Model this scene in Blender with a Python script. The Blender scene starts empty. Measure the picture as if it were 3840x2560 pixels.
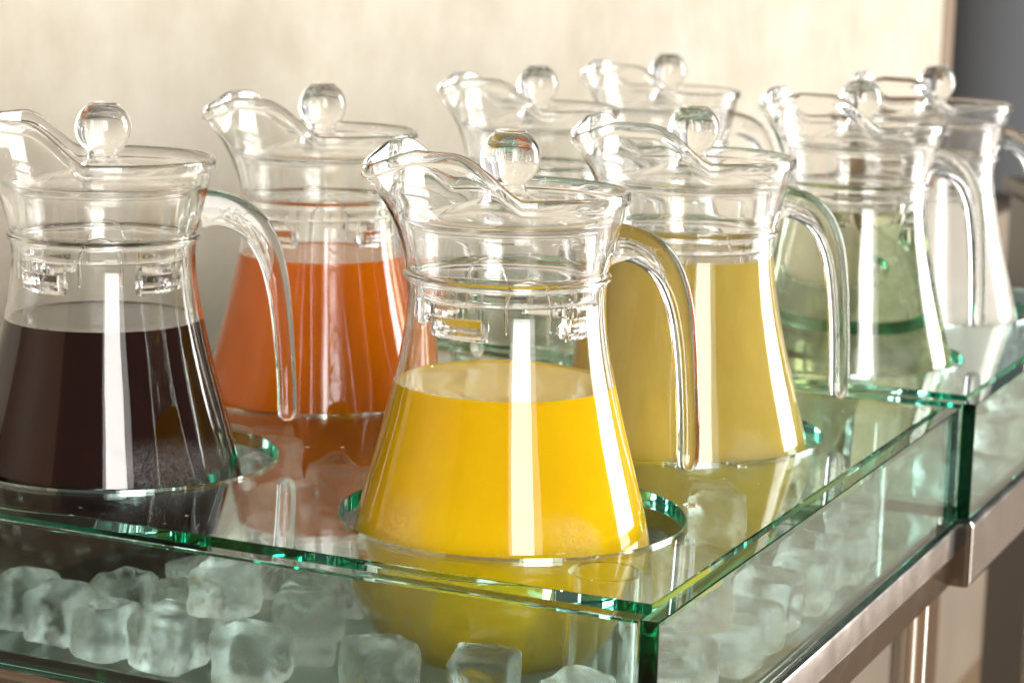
import bpy, bmesh, math, random
from mathutils import Vector, Matrix, Quaternion, noise

S = bpy.context.scene
C = S.collection
rnd = random.Random(7)

# ------------------------------------------------------------------ camera
CAM_Z = 0.2652
PITCH, ROLL, FPX = 0.17541, 0.02594, 8540.7
cp, sp, cr, sr = math.cos(PITCH), math.sin(PITCH), math.cos(ROLL), math.sin(ROLL)
fwd = Vector((0, cp, -sp)); up0 = Vector((0, sp, cp)); rt0 = Vector((1, 0, 0))
rt = rt0 * cr + up0 * sr
up = -rt0 * sr + up0 * cr
cam = bpy.data.cameras.new('camera')
co = bpy.data.objects.new('camera', cam); C.objects.link(co)
co.matrix_world = Matrix(((rt.x, up.x, -fwd.x, 0), (rt.y, up.y, -fwd.y, 0), (rt.z, up.z, -fwd.z, CAM_Z), (0, 0, 0, 1)))
cam.sensor_width = 36; cam.lens = FPX * 36 / 3840
cam.clip_start = 0.05; cam.clip_end = 50
cam.dof.use_dof = True; cam.dof.focus_distance = 1.0; cam.dof.aperture_fstop = 15
S.camera = co

# ------------------------------------------------------------------ world
w = bpy.data.worlds.new('World'); S.world = w; w.use_nodes = True
bg = w.node_tree.nodes['Background']
bg.inputs[0].default_value = (1.0, 0.95, 0.86, 1); bg.inputs[1].default_value = 0.09

# ------------------------------------------------------------------ lamps (big windows of the room, and two added soft fills)
def area(name, az, el, dist, wd, ht, radiance, col, target=(0.0, 1.1, 0.08)):
    a, e = math.radians(az), math.radians(el)
    d = Vector((math.cos(a) * math.cos(e), math.sin(a) * math.cos(e), math.sin(e)))
    l = bpy.data.lights.new(name, 'AREA'); l.shape = 'RECTANGLE'
    l.size = wd; l.size_y = ht; l.energy = radiance * math.pi * wd * ht; l.color = col
    o = bpy.data.objects.new(name, l); C.objects.link(o)
    o.location = Vector(target) + d * dist
    z = d; x = Vector((-math.sin(a), math.cos(a), 0)); y = z.cross(x)
    o.rotation_euler = Matrix((x, y, z)).transposed().to_euler()
    return o
area('window_light_behind_camera', -73, 16, 4.4, 1.35, 3.3, 9.0, (1, .965, .92))
area('added_soft_edge_light_behind_camera', -71, 16, 4.5, 2.1, 3.4, 2.2, (1, .965, .92))  # added wider, weaker lamp that softens the edges of the window reflection
area('window_light_right', 27, 9, 7.0, 3.1, 4.9, 12.0, (1, .965, .92))
area('added_low_fill_light_right', 44, -14, 3.0, 2.8, 1.3, .2, (1, .97, .94))  # added dim lamp brightening reflections in the right pane and rail

S.view_settings.view_transform = 'Standard'; S.view_settings.look = 'None'
S.view_settings.exposure = 0.42; S.view_settings.gamma = 1
cy = S.cycles
cy.max_bounces = 28; cy.transmission_bounces = 26; cy.glossy_bounces = 26; cy.diffuse_bounces = 4
cy.transparent_max_bounces = 8; cy.volume_bounces = 0
cy.sample_clamp_indirect = 6; cy.sample_clamp_direct = 0
cy.caustics_reflective = True; cy.caustics_refractive = True; cy.blur_glossy = 0.3
cy.use_denoising = True
try:
    cy.denoiser = 'OPENIMAGEDENOISE'; cy.denoising_input_passes = 'RGB_ALBEDO_NORMAL'
except Exception: pass

# ------------------------------------------------------------------ materials
def N(nt, t, **k):
    n = nt.nodes.new(t)
    for a, v in k.items(): setattr(n, a, v)
    return n
def mat(name, base=(.8, .8, .8), rough=.5, metal=0, trans=0, ior=1.5, spec=.5, sss=0, sss_r=(1, .5, .2), sss_s=.01, coat=0):
    m = bpy.data.materials.new(name); m.use_nodes = True
    p = m.node_tree.nodes['Principled BSDF']; I = p.inputs
    I['Base Color'].default_value = (*base, 1); I['Roughness'].default_value = rough
    I['Metallic'].default_value = metal; I['Transmission Weight'].default_value = trans
    I['IOR'].default_value = ior; I['Specular IOR Level'].default_value = spec
    I['Subsurface Weight'].default_value = sss; I['Subsurface Radius'].default_value = sss_r
    I['Subsurface Scale'].default_value = sss_s; I['Coat Weight'].default_value = coat
    return m, m.node_tree, p
def absorb(m, col, dens):
    nt = m.node_tree
    v = N(nt, 'ShaderNodeVolumeAbsorption'); v.inputs['Color'].default_value = (*col, 1); v.inputs['Density'].default_value = dens
    nt.links.new(v.outputs[0], nt.nodes['Material Output'].inputs['Volume'])
def ramp(nt, src, stops, interp='LINEAR'):
    r = N(nt, 'ShaderNodeValToRGB'); e = r.color_ramp.elements; r.color_ramp.interpolation = interp
    while len(e) < len(stops): e.new(.5)
    for k, (p_, c_) in enumerate(stops):
        e[k].position = p_; e[k].color = c_ if len(c_) == 4 else (*c_, 1)
    nt.links.new(src, r.inputs[0]); return r
def noise_tex(nt, scale, detail=4, rough=.5, vec=None, mapping=None, coord='Object'):
    tc = N(nt, 'ShaderNodeTexCoord'); n = N(nt, 'ShaderNodeTexNoise')
    n.inputs['Scale'].default_value = scale; n.inputs['Detail'].default_value = detail; n.inputs['Roughness'].default_value = rough
    src = tc.outputs[coord]
    if mapping:
        mp = N(nt, 'ShaderNodeMapping'); mp.inputs['Scale'].default_value = mapping; nt.links.new(src, mp.inputs[0]); src = mp.outputs[0]
    nt.links.new(src, n.inputs['Vector']); return n
def bump(nt, p, src, strength, dist):
    b = N(nt, 'ShaderNodeBump'); b.inputs['Strength'].default_value = strength; b.inputs['Distance'].default_value = dist
    nt.links.new(src, b.inputs['Height']); nt.links.new(b.outputs[0], p.inputs['Normal']); return b

# clear pressed jug glass, misted near the chilled waist
M_jug, nt, p = mat('jug_glass', (.985, .99, .985), 0.0, trans=1, ior=1.5)
tc = N(nt, 'ShaderNodeTexCoord'); oi = N(nt, 'ShaderNodeObjectInfo'); sx = N(nt, 'ShaderNodeSeparateXYZ')
nt.links.new(tc.outputs['Object'], sx.inputs[0])
va = N(nt, 'ShaderNodeVectorMath', operation='ADD'); sc_ = N(nt, 'ShaderNodeMath', operation='MULTIPLY'); sc_.inputs[1].default_value = 3.0
nt.links.new(oi.outputs['Random'], sc_.inputs[0]); nt.links.new(tc.outputs['Object'], va.inputs[0]); nt.links.new(sc_.outputs[0], va.inputs[1])
n1 = N(nt, 'ShaderNodeTexNoise'); n1.inputs['Scale'].default_value = 15; n1.inputs['Detail'].default_value = 1.5; nt.links.new(va.outputs[0], n1.inputs['Vector'])
mr = N(nt, 'ShaderNodeMapRange'); mr.inputs['From Min'].default_value = .086; mr.inputs['From Max'].default_value = .074
nt.links.new(sx.outputs[2], mr.inputs['Value'])
mul = N(nt, 'ShaderNodeMath', operation='MULTIPLY'); r1 = ramp(nt, n1.outputs['Fac'], [(.56, (0, 0, 0)), (.61, (1, 1, 1))])
nt.links.new(mr.outputs[0], mul.inputs[0]); nt.links.new(r1.outputs[0], mul.inputs[1])
n2 = N(nt, 'ShaderNodeTexNoise'); n2.inputs['Scale'].default_value = 1400; nt.links.new(tc.outputs['Object'], n2.inputs['Vector'])
r2 = ramp(nt, n2.outputs['Fac'], [(.42, (.1, .1, .1)), (.60, (1, 1, 1))])
m2 = N(nt, 'ShaderNodeMath', operation='MULTIPLY'); nt.links.new(mul.outputs[0], m2.inputs[0]); nt.links.new(r2.outputs[0], m2.inputs[1])
m3 = N(nt, 'ShaderNodeMath', operation='MULTIPLY'); m3.inputs[1].default_value = .13; nt.links.new(m2.outputs[0], m3.inputs[0])
nt.links.new(m3.outputs[0], p.inputs['Roughness'])
mist = N(nt, 'ShaderNodeBsdfDiffuse'); mist.inputs[0].default_value = (.85, .85, .85, 1)
mxs = N(nt, 'ShaderNodeMixShader'); nt.links.new(m3.outputs[0], mxs.inputs[0]); nt.links.new(p.outputs[0], mxs.inputs[1]); nt.links.new(mist.outputs[0], mxs.inputs[2])
nt.links.new(mxs.outputs[0], nt.nodes['Material Output'].inputs['Surface'])
nb = N(nt, 'ShaderNodeTexNoise'); nb.inputs['Scale'].default_value = 38; nb.inputs['Detail'].default_value = 1
mpb = N(nt, 'ShaderNodeMapping'); mpb.inputs['Scale'].default_value = (1, 1, .25); nt.links.new(tc.outputs['Object'], mpb.inputs[0]); nt.links.new(mpb.outputs[0], nb.inputs['Vector'])
bump(nt, p, nb.outputs['Fac'], .5, .0009)

M_handle, nt, p = mat('handle_glass', (.985, .99, .985), 0.0, trans=1, ior=1.5)
bump(nt, p, noise_tex(nt, 60, 1).outputs['Fac'], .3, .0005)
M_plastic, nt, p = mat('clear_plastic', (.985, .985, .985), 0.01, trans=1, ior=1.46)
bump(nt, p, noise_tex(nt, 90, 1).outputs['Fac'], .2, .0004)
M_knob, nt, p = mat('knob_acrylic', (.99, .985, .985), 0.0, trans=1, ior=1.49)

M_float, nt, p = mat('float_glass', (.97, .985, .975), 0.0, trans=1, ior=1.52)
absorb(M_float, (.22, .84, .74), 26)
n = noise_tex(nt, 12, 3, .6)
r = ramp(nt, n.outputs['Fac'], [(.45, (0, 0, 0)), (.8, (.012, .012, .012))]); nt.links.new(r.outputs[0], p.inputs['Roughness'])
M_cover, nt, p = mat('cover_glass', (.97, .985, .975), 0.0, trans=1, ior=1.52)
absorb(M_cover, (.22, .85, .74), 17)
n = noise_tex(nt, 25, 4, .65, mapping=(1, 6, 1)); r = ramp(nt, n.outputs['Fac'], [(.5, (0, 0, 0)), (.9, (.05, .05, .05))]); nt.links.new(r.outputs[0], p.inputs['Roughness'])

# ice: clear skin, milky cloud inside
M_ice, nt, p = mat('ice', (.985, .99, .985), 0.0, trans=1, ior=1.31)
n = noise_tex(nt, 3.2, 5, .62); b = bump(nt, p, n.outputs['Fac'], .9, .0016)
n2 = noise_tex(nt, 1.8, 5, .7); r = ramp(nt, n2.outputs['Fac'], [(.48, (.0, .0, .0)), (.76, (.12, .12, .12))])
tr = N(nt, 'ShaderNodeBsdfTranslucent'); tr.inputs[0].default_value = (.85, .9, .86, 1)
df = N(nt, 'ShaderNodeBsdfDiffuse'); df.inputs[0].default_value = (.8, .85, .8, 1)
mx0 = N(nt, 'ShaderNodeMixShader'); nt.links.new(tr.outputs[0], mx0.inputs[1]); nt.links.new(df.outputs[0], mx0.inputs[2])
mx = N(nt, 'ShaderNodeMixShader'); nt.links.new(r.outputs[0], mx.inputs[0]); nt.links.new(p.outputs[0], mx.inputs[1]); nt.links.new(mx0.outputs[0], mx.inputs[2])
nt.links.new(mx.outputs[0], nt.nodes['Material Output'].inputs['Surface'])

M_orange, nt, p = mat('orange_juice', (.98, .66, .0005), .08, ior=1.34, spec=.3)
M_carrot, nt, p = mat('carrot_juice', (.80, .155, .001), .08, ior=1.34, spec=.3)
M_olive, nt, p = mat('guava_juice', (.66, .51, .11), .08, ior=1.34, spec=.3)
M_milky, nt, p = mat('barley_water', (.98, .93, .86), .1, ior=1.34, spec=.3)
M_grape, nt, p = mat('grape_juice', (.028, .0055, .0028), .03, ior=1.36, spec=.6)
M_cordial, nt, p = mat('green_cordial', (.98, 1, .96), 0.0, trans=1, ior=1.33); absorb(M_cordial, (.86, .87, .5), 8)
M_water, nt, p = mat('still_water', (1, 1, 1), 0.0, trans=1, ior=1.33); absorb(M_water, (.8, .85, .7), 3)
M_drop, nt, p = mat('water_bead', (1, 1, 1), 0.0, trans=1, ior=1.33)

M_steel, nt, p = mat('brushed_steel', (.34, .31, .285), .16, metal=1)
n = noise_tex(nt, 40, 5, .7, mapping=(1, 1, 1)); r = ramp(nt, n.outputs['Fac'], [(.3, (.12, .12, .12)), (.75, (.22, .22, .22))]); nt.links.new(r.outputs[0], p.inputs['Roughness'])
bump(nt, p, noise_tex(nt, 260, 3).outputs['Fac'], .03, .0003)
M_chrome, nt, p = mat('chrome', (.8, .78, .76), .06, metal=1)
M_tray, nt, p = mat('tray_steel', (.75, .73, .66), .45, metal=1)
bump(nt, p, noise_tex(nt, 60, 3).outputs['Fac'], .15, .001)

M_wall, nt, p = mat('plaster', (.74, .66, .52), .75, spec=.2)
n = noise_tex(nt, 17, 6, .62, mapping=(1, .45, .7)); n_b = noise_tex(nt, 70, 4, .6, mapping=(1, .42, .3))
mixn = N(nt, 'ShaderNodeMath', operation='MULTIPLY_ADD'); mixn.inputs[1].default_value = .45
nt.links.new(n_b.outputs['Fac'], mixn.inputs[0]); nt.links.new(n.outputs['Fac'], mixn.inputs[2])
r = ramp(nt, mixn.outputs[0], [(.52, (.485, .435, .345)), (.72, (.535, .49, .40)), (.92, (.585, .545, .46))]); nt.links.new(r.outputs[0], p.inputs['Base Color'])
bump(nt, p, mixn.outputs[0], .25, .003)
M_floor, nt, p = mat('floor_wood', (.16, .09, .05), .35)
n = noise_tex(nt, 6, 5, .6, mapping=(1, 8, 1)); r = ramp(nt, n.outputs['Fac'], [(.3, (.19, .12, .065)), (.7, (.31, .205, .115))]); nt.links.new(r.outputs[0], p.inputs['Base Color'])
M_trim, nt, p = mat('brown_trim', (.22, .145, .085), .4)
M_dark, nt, p = mat('dark_brown', (.035, .022, .014), .4)
M_grey, nt, p = mat('grey_panel', (.46, .50, .56), .45)
M_bowl, nt, p = mat('bowl_brown', (.20, .11, .055), .35)
M_lower, nt, p = mat('wall_shade_tone', (.28, .2, .13), .6)
n = noise_tex(nt, 8, 4); r = ramp(nt, n.outputs['Fac'], [(.3, (.15, .115, .075)), (.7, (.19, .145, .095))]); nt.links.new(r.outputs[0], p.inputs['Base Color'])  # the cream wall's shade under the tanks is put into this darker colour

def pulp(m, a, b, sc):
    nt = m.node_tree; p = nt.nodes['Principled BSDF']
    n = noise_tex(nt, sc, 5, .65, mapping=(1, 1, .35)); r = ramp(nt, n.outputs['Fac'], [(.35, a), (.65, b)]); nt.links.new(r.outputs[0], p.inputs['Base Color'])
pulp(M_orange, (.98, .63, .0005), (1, .69, .002), 30)
pulp(M_carrot, (.80, .185, .0005), (.88, .235, .001), 26)
pulp(M_olive, (.60, .45, .085), (.70, .55, .14), 26)
M_foam, nt, p = mat('juice_bubbles', (1, .97, .8), 0.0, trans=1, ior=1.25)

# ------------------------------------------------------------------ helpers
def tag(o, label=None, cat=None, group=None, kind=None):
    if label: o['label'] = label
    if cat: o['category'] = cat
    if group: o['group'] = group
    if kind: o['kind'] = kind
    return o
def link(name, me, m=None, parent=None):
    o = bpy.data.objects.new(name, me); C.objects.link(o)
    if m and not me.materials: me.materials.append(m)
    if parent: o.parent = parent
    return o
def empty(name, loc, rz=0.0, parent=None):
    o = bpy.data.objects.new(name, None); C.objects.link(o); o.empty_display_size = .02
    o.location = loc; o.rotation_euler = (0, 0, rz)
    if parent: o.parent = parent
    return o
def bm_mesh(name, bm, smooth=False, recalc=True, sharp=None):
    if recalc: bmesh.ops.recalc_face_normals(bm, faces=bm.faces)
    me = bpy.data.meshes.new(name); bm.to_mesh(me); bm.free()
    if smooth: me.shade_smooth()
    if sharp is not None:
        me.set_sharp_from_angle(angle=math.radians(sharp))
    return me
def box_mesh(name, x0, x1, y0, y1, z0, z1, bev=0.0005, seg=1):
    bm = bmesh.new(); bmesh.ops.create_cube(bm, size=1)
    for v in bm.verts:
        v.co = Vector(((x0 + x1) / 2 + v.co.x * (x1 - x0), (y0 + y1) / 2 + v.co.y * (y1 - y0), (z0 + z1) / 2 + v.co.z * (z1 - z0)))
    if bev: bmesh.ops.bevel(bm, geom=bm.edges[:], offset=bev, segments=seg, affect='EDGES', profile=.5)
    return bm_mesh(name, bm)
def chaikin(pts, keep=(), it=2):
    for _ in range(it):
        out = [pts[0]]; nk = set()
        for i in range(len(pts) - 1):
            a, b = pts[i], pts[i + 1]
            out.append((a[0] * .75 + b[0] * .25, a[1] * .75 + b[1] * .25))
            out.append((a[0] * .25 + b[0] * .75, a[1] * .25 + b[1] * .75))
        out.append(pts[-1]); pts = out
    return pts
def lathe(bm, prof, seg=96, warp=None):
    """profile (r, z) running from axis to axis (closed solid)"""
    rings = []
    for r, z in prof:
        if r < 1e-6: rings.append([bm.verts.new((0, 0, z))]); continue
        ring = []
        for k in range(seg):
            a = 2 * math.pi * k / seg
            rr, zz = (r, z) if warp is None else warp(r, z, a)
            ring.append(bm.verts.new((rr * math.cos(a), rr * math.sin(a), zz)))
        rings.append(ring)
    for A, B in zip(rings, rings[1:]):
        for k in range(seg):
            j = (k + 1) % seg
            if len(A) == 1 and len(B) == 1: continue
            if len(A) == 1: bm.faces.new((A[0], B[k], B[j]))
            elif len(B) == 1: bm.faces.new((A[k], A[j], B[0]))
            else: bm.faces.new((A[k], A[j], B[j], B[k]))
    return rings
def lathe_loop(bm, prof, seg=96, a0=0.0, a1=2 * math.pi, warp=None):
    """closed profile loop (r, z): a ring, or an arc with end caps"""
    full = abs(a1 - a0 - 2 * math.pi) < 1e-6
    n = seg if full else seg + 1
    R = []
    for k in range(n):
        a = a0 + (a1 - a0) * k / seg
        R.append([bm.verts.new((r * math.cos(a), r * math.sin(a), z)) for r, z in prof])
    m = len(prof)
    for k in range(seg):
        A, B = R[k], R[(k + 1) % n]
        for i in range(m):
            j = (i + 1) % m
            bm.faces.new((A[i], A[j], B[j], B[i]))
    if not full:
        bm.faces.new(R[0]); bm.faces.new(R[-1][::-1])

# ------------------------------------------------------------------ jug
mm = .001
ZB = -64.0                      # jug base below the tank's top edge (mm)
outer = [(0, -63), (34, -63), (38, -64), (42, -63.6), (48, -61), (56, -54), (63.5, -44), (68.2, -33), (70, -22), (69.8, -12), (68.2, -3), (66, 6),
         (62.8, 18), (59.6, 30), (55.6, 45), (51.6, 62), (48.3, 78), (46.3, 92), (45.6, 101), (45.7, 104), (45.9, 107.5), (46.0, 110.2),
         (46.2, 111.4), (47.8, 112.0), (48.2, 113), (47.8, 114.0), (46.4, 114.7), (46.9, 118), (48.6, 124), (50.6, 132), (52.6, 141), (53.4, 146.0), (53.7, 147.0), (54.8, 147.2), (55.5, 147.6),
         (55.7, 148.6), (55.7, 151.6), (55.4, 152.8), (54.6, 153.3), (53.4, 153.3), (52.6, 152.7), (52.3, 151.4), (52.0, 147.6)]
inner = [(51.2, 141), (49.2, 132), (47.2, 124), (45.3, 117), (44.5, 108), (44.0, 101), (44.7, 92), (46.6, 78), (49.9, 62), (53.9, 45), (57.9, 30), (61.0, 18),
         (64.2, 6), (66.4, -3), (68.0, -12), (68.1, -22), (66.3, -33), (61.6, -43), (53.6, -53), (44, -58.5), (36, -60), (0, -60.4)]
HND = math.pi                   # spout direction in jug space is -x, the handle is at +x
def sstep(a, b, x):
    t = max(0, min(1, (x - a) / (b - a))); return t * t * (3 - 2 * t)
def spout(r, z, a):
    d = abs((a - HND + math.pi) % (2 * math.pi) - math.pi); d = math.degrees(d)
    zz = z + ZB * -mm * 0
    s = max(0, min(1, (z - .114 - JZ) / .0325))
    if s <= 0: return r, z
    t_ = max(0.0, min(1.0, (78 - d) / 34)); rise = 19.3 * math.sin(t_ * math.pi / 2) ** 1.25 - 8.5 * (1 - sstep(0, 26, d))
    out = 12.5 * math.exp(-(d / 15.0) ** 2) + 1.2 * (1 - sstep(25, 60, d))
    return r + out * mm * s ** 3, z + rise * mm * s ** 1.5
JZ = -ZB * mm                   # mesh z = photo z + JZ, so that the base is z = 0
def jug_body():
    bm = bmesh.new()
    pts = chaikin(outer, it=1) + chaikin(inner, it=1)
    lathe(bm, [(r * mm, z * mm + JZ) for r, z in pts], 120, spout)
    return bm_mesh('jug_glass_body', bm, True)
def sweep(bm, path, secs, n=20, power=3.2, side=Vector((0, 1, 0)), cap=True):
    """path of 3-D points, secs = (half thickness, half width)"""
    rings = []
    for i, P in enumerate(path):
        a = path[max(0, i - 1)]; b = path[min(len(path) - 1, i + 1)]
        t = (b - a).normalized(); nrm = t.cross(side).normalized()
        h, wd = secs[i]; ring = []
        for k in range(n):
            q = 2 * math.pi * k / n; c, s = math.cos(q), math.sin(q)
            e = 2 / power
            x = math.copysign(abs(c) ** e, c) * h; y = math.copysign(abs(s) ** e, s) * wd
            ring.append(bm.verts.new(P + nrm * x + side * y))
        rings.append(ring)
    for A, B in zip(rings, rings[1:]):
        for k in range(n):
            j = (k + 1) % n; bm.faces.new((A[k], A[j], B[j], B[k]))
    if cap: bm.faces.new(rings[0][::-1]); bm.faces.new(rings[-1])
    return rings
def bez(pts, n):
    """Catmull-Rom through rows of numbers"""
    out = []
    for i in range(len(pts) - 1):
        p0 = pts[max(0, i - 1)]; p1 = pts[i]; p2 = pts[i + 1]; p3 = pts[min(len(pts) - 1, i + 2)]
        for k in range(n):
            t = k / n
            out.append(tuple(.5 * (2 * b + (c - a) * t + (2 * a - 5 * b + 4 * c - d) * t * t + (3 * b - a - 3 * c + d) * t ** 3) for a, b, c, d in zip(p0, p1, p2, p3)))
    out.append(tuple(pts[-1])); return out
def handle_mesh():
    bm = bmesh.new()
    #        x     z    half-thick half-width
    rows = [(47.5, 126.5, 10.5, 5.6), (52, 127, 9.4, 5.6), (58, 126.6, 8.6, 5.7), (67, 123.5, 8.3, 5.9), (76, 116.5, 7.8, 6.1), (82.2, 106, 7.0, 6.1), (86.2, 93, 6.2, 6), (89.0, 76, 5.5, 5.8),
            (91.0, 55, 5.1, 5.6), (92.2, 36, 5.0, 5.5), (92.6, 24, 4.9, 5.4), (92.5, 19.5, 4.3, 4.8), (92.4, 17.2, 2.6, 3.0), (92.4, 16.6, .8, 1.0)]
    rr = bez(rows, 5)
    sweep(bm, [Vector((a * mm, 0, b * mm + JZ)) for a, b, _, _ in rr], [(c * mm, d * mm) for _, _, c, d in rr], 24)
    return bm_mesh('jug_handle', bm, True)
def liquid_mesh(level):
    """juice filling the jug up to `level` (mm), biting 1 mm into the glass wall"""
    bm = bmesh.new()
    pr = [(r, z) for r, z in chaikin(inner, it=1)[::-1]]
    out = []
    for i, (r, z) in enumerate(pr):
        if z > level: break
        out.append((r + (.9 if r > 1 else 0), z - (.9 if z < -50 else 0)))
    r0, z0 = pr[i - 1]; r1, z1 = pr[i]; t = (level - z0) / (z1 - z0); rl = r0 + (r1 - r0) * t
    out += [(rl + .9, level + .9), (rl + .2, level + .8), (rl - .8, level + .25), (rl - 3, level), (rl - 20, level), (0, level)]
    lathe(bm, [(r * mm, z * mm + JZ) for r, z in out], 96)
    return bm_mesh('juice_%d' % level, bm, True, sharp=50)
def lid_plate_mesh():
    bm = bmesh.new()
    loop = [(0, 151.2), (7.5, 151.0), (9, 149.6), (20, 145.6), (34, 141.6), (42, 140), (46.8, 140.3), (48.6, 140), (48.8, 138.8), (48, 137.9), (44.8, 137.6), (44.2, 136),
            (43.6, 130), (42.4, 118), (41.9, 108), (41.8, 103.5), (40.6, 103.5), (40.6, 108), (41, 118), (42, 130), (42.2, 136.2), (41, 138), (34, 139.6), (20, 143.4), (8, 147.4), (0, 148)]
    lathe(bm, [(r * mm, z * mm + JZ) for r, z in chaikin(loop, it=1)], 96)
    return bm_mesh('jug_lid_plate', bm, True)
def knob_mesh():
    bm = bmesh.new()
    R, zc = 13.9, 166.6
    pr = [(0, 179.3), (6.6, 179.3), (7.4, 178.6)]
    for k in range(0, 17):
        a = math.radians(58 - k * 7.4); pr.append((R * math.cos(a), zc + R * math.sin(a)))
    pr += [(7.2, 153.8), (7.8, 153.0), (7.8, 151.5), (0, 151.5)]
    lathe(bm, [(r * mm, z * mm + JZ) for r, z in pr], 64)
    return bm_mesh('jug_lid_knob', bm, True, sharp=35)
def clip_mesh():
    """snap wedge hanging under the skirt, at +x"""
    bm = bmesh.new()
    prof = [(42.6, 103.2), (42.6, 93.5), (41.9, 88.5), (40.6, 88.2), (39.8, 89.4), (39.8, 103.2)]
    lathe_loop(bm, [(r * mm, z * mm + JZ) for r, z in prof], 10, -.36, .36)
    w0 = [(43.0, 98.0), (46.0 - 3.2, 92.0), (40.0, 88.0), (33.0, 90.5), (33.0, 93.0), (40.0, 98.4)]
    lathe_loop(bm, [(r * mm, z * mm + JZ - .0003) for r, z in w0], 6, -.30, .28)
    return bm_mesh('jug_lid_clip', bm, False)
def arch_mesh():
    """raised arch line moulded in the skirt, at +x"""
    bm = bmesh.new(); path = []
    for k in range(25):
        t = k / 24; 
        if t < .3: a, z = -.24, 92 + (104 - 92) * t / .3
        elif t > .7: a, z = .24, 92 + (104 - 92) * (1 - t) / .3
        else:
            q = math.pi * (t - .3) / .4; a, z = -.24 * math.cos(q), 104 + 12.5 * math.sin(q)
        r = 42.0 if z < 112 else 42.7
        path.append(Vector((r * math.cos(a) * mm, r * math.sin(a) * mm, z * mm + JZ)))
    rings = []
    for i, P in enumerate(path):
        a = path[max(0, i - 1)]; b = path[min(24, i + 1)]; t = (b - a).normalized()
        n = Vector((P.x, P.y, 0)).normalized(); s = t.cross(n)
        rings.append([bm.verts.new(P + (n * math.cos(q) + s * math.sin(q)) * .0008) for q in (0, 1.571, 3.142, 4.712)])
    for A, B in zip(rings, rings[1:]):
        for k in range(4): bm.faces.new((A[k], A[(k + 1) % 4], B[(k + 1) % 4], B[k]))
    bm.faces.new(rings[0][::-1]); bm.faces.new(rings[-1])
    return bm_mesh('jug_lid_arch', bm, True)
def text_mesh(s, size, ext):
    cu = bpy.data.curves.new('lettering', 'FONT'); cu.body = s; cu.size = size; cu.extrude = ext; cu.bevel_depth = ext * .4; cu.align_x = 'CENTER'; cu.align_y = 'CENTER'
    o = bpy.data.objects.new('tmp', cu); C.objects.link(o); bpy.context.view_layer.update()
    me = bpy.data.meshes.new_from_object(o.evaluated_get(bpy.context.evaluated_depsgraph_get()))
    bpy.data.objects.remove(o); return me

ME = dict(body=jug_body(), handle=handle_mesh(), lid=lid_plate_mesh(), knob=knob_mesh(), clip=clip_mesh(), arch=arch_mesh(), txt=text_mesh('ARC', .0078, .0003))
ME['body'].materials.append(M_jug); ME['handle'].materials.append(M_handle)
for k_ in ('lid', 'clip', 'arch'): ME[k_].materials.append(M_plastic)
ME['knob'].materials.append(M_knob); ME['txt'].materials.append(M_handle)

def jug(x, y, zt, az, label, level, jm, lid_rot=0.0, jlabel=None):
    t = empty('glass_jug', (x, y, zt - JZ), math.radians(az))
    tag(t, label, 'jug', 'lidded glass jugs standing in the ice tanks')
    link('jug_body', ME['body'], None, t)
    h = link('handle', ME['handle'], None, t)
    tx = link('embossed_lettering', ME['txt'], None, h)
    tx.location = (.0665, -.00585, .1235 + JZ); tx.rotation_euler = (math.pi / 2, math.radians(14), 0)
    ju = link('juice', liquid_mesh(level), jm, t)
    if jlabel: ju['label'] = jlabel
    if jm in (M_orange, M_olive, M_grape, M_carrot):
        bb = bmesh.new(); rl = next(a[0] + (b[0] - a[0]) * (level - a[1]) / (b[1] - a[1]) for a, b in zip(inner[::-1], inner[::-1][1:]) if a[1] <= level <= b[1])
        for _ in range(46):
            a_ = rnd.uniform(0, 6.283); rd = rnd.uniform(.25, .85) * mm; rr_ = (rl - .9 - abs(rnd.gauss(0, 1.2))) * mm
            bmesh.ops.create_icosphere(bb, subdivisions=2, radius=rd, matrix=Matrix.Translation((rr_ * math.cos(a_), rr_ * math.sin(a_), level * mm + JZ + .0004)))
        bo = link('bubbles', bm_mesh('bubbles', bb, True), M_foam, ju); bo['kind'] = 'stuff'
    l = link('lid', ME['lid'], None, t); l.rotation_euler = (0, 0, lid_rot)
    link('knob', ME['knob'], None, l)
    for k in range(4):
        c = link('clip', ME['clip'], None, l); c.rotation_euler = (0, 0, math.radians(-139 + k * 90))
        a = link('arch', ME['arch'], None, l); a.rotation_euler = (0, 0, math.radians(-94 + k * 90))
    return t

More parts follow.
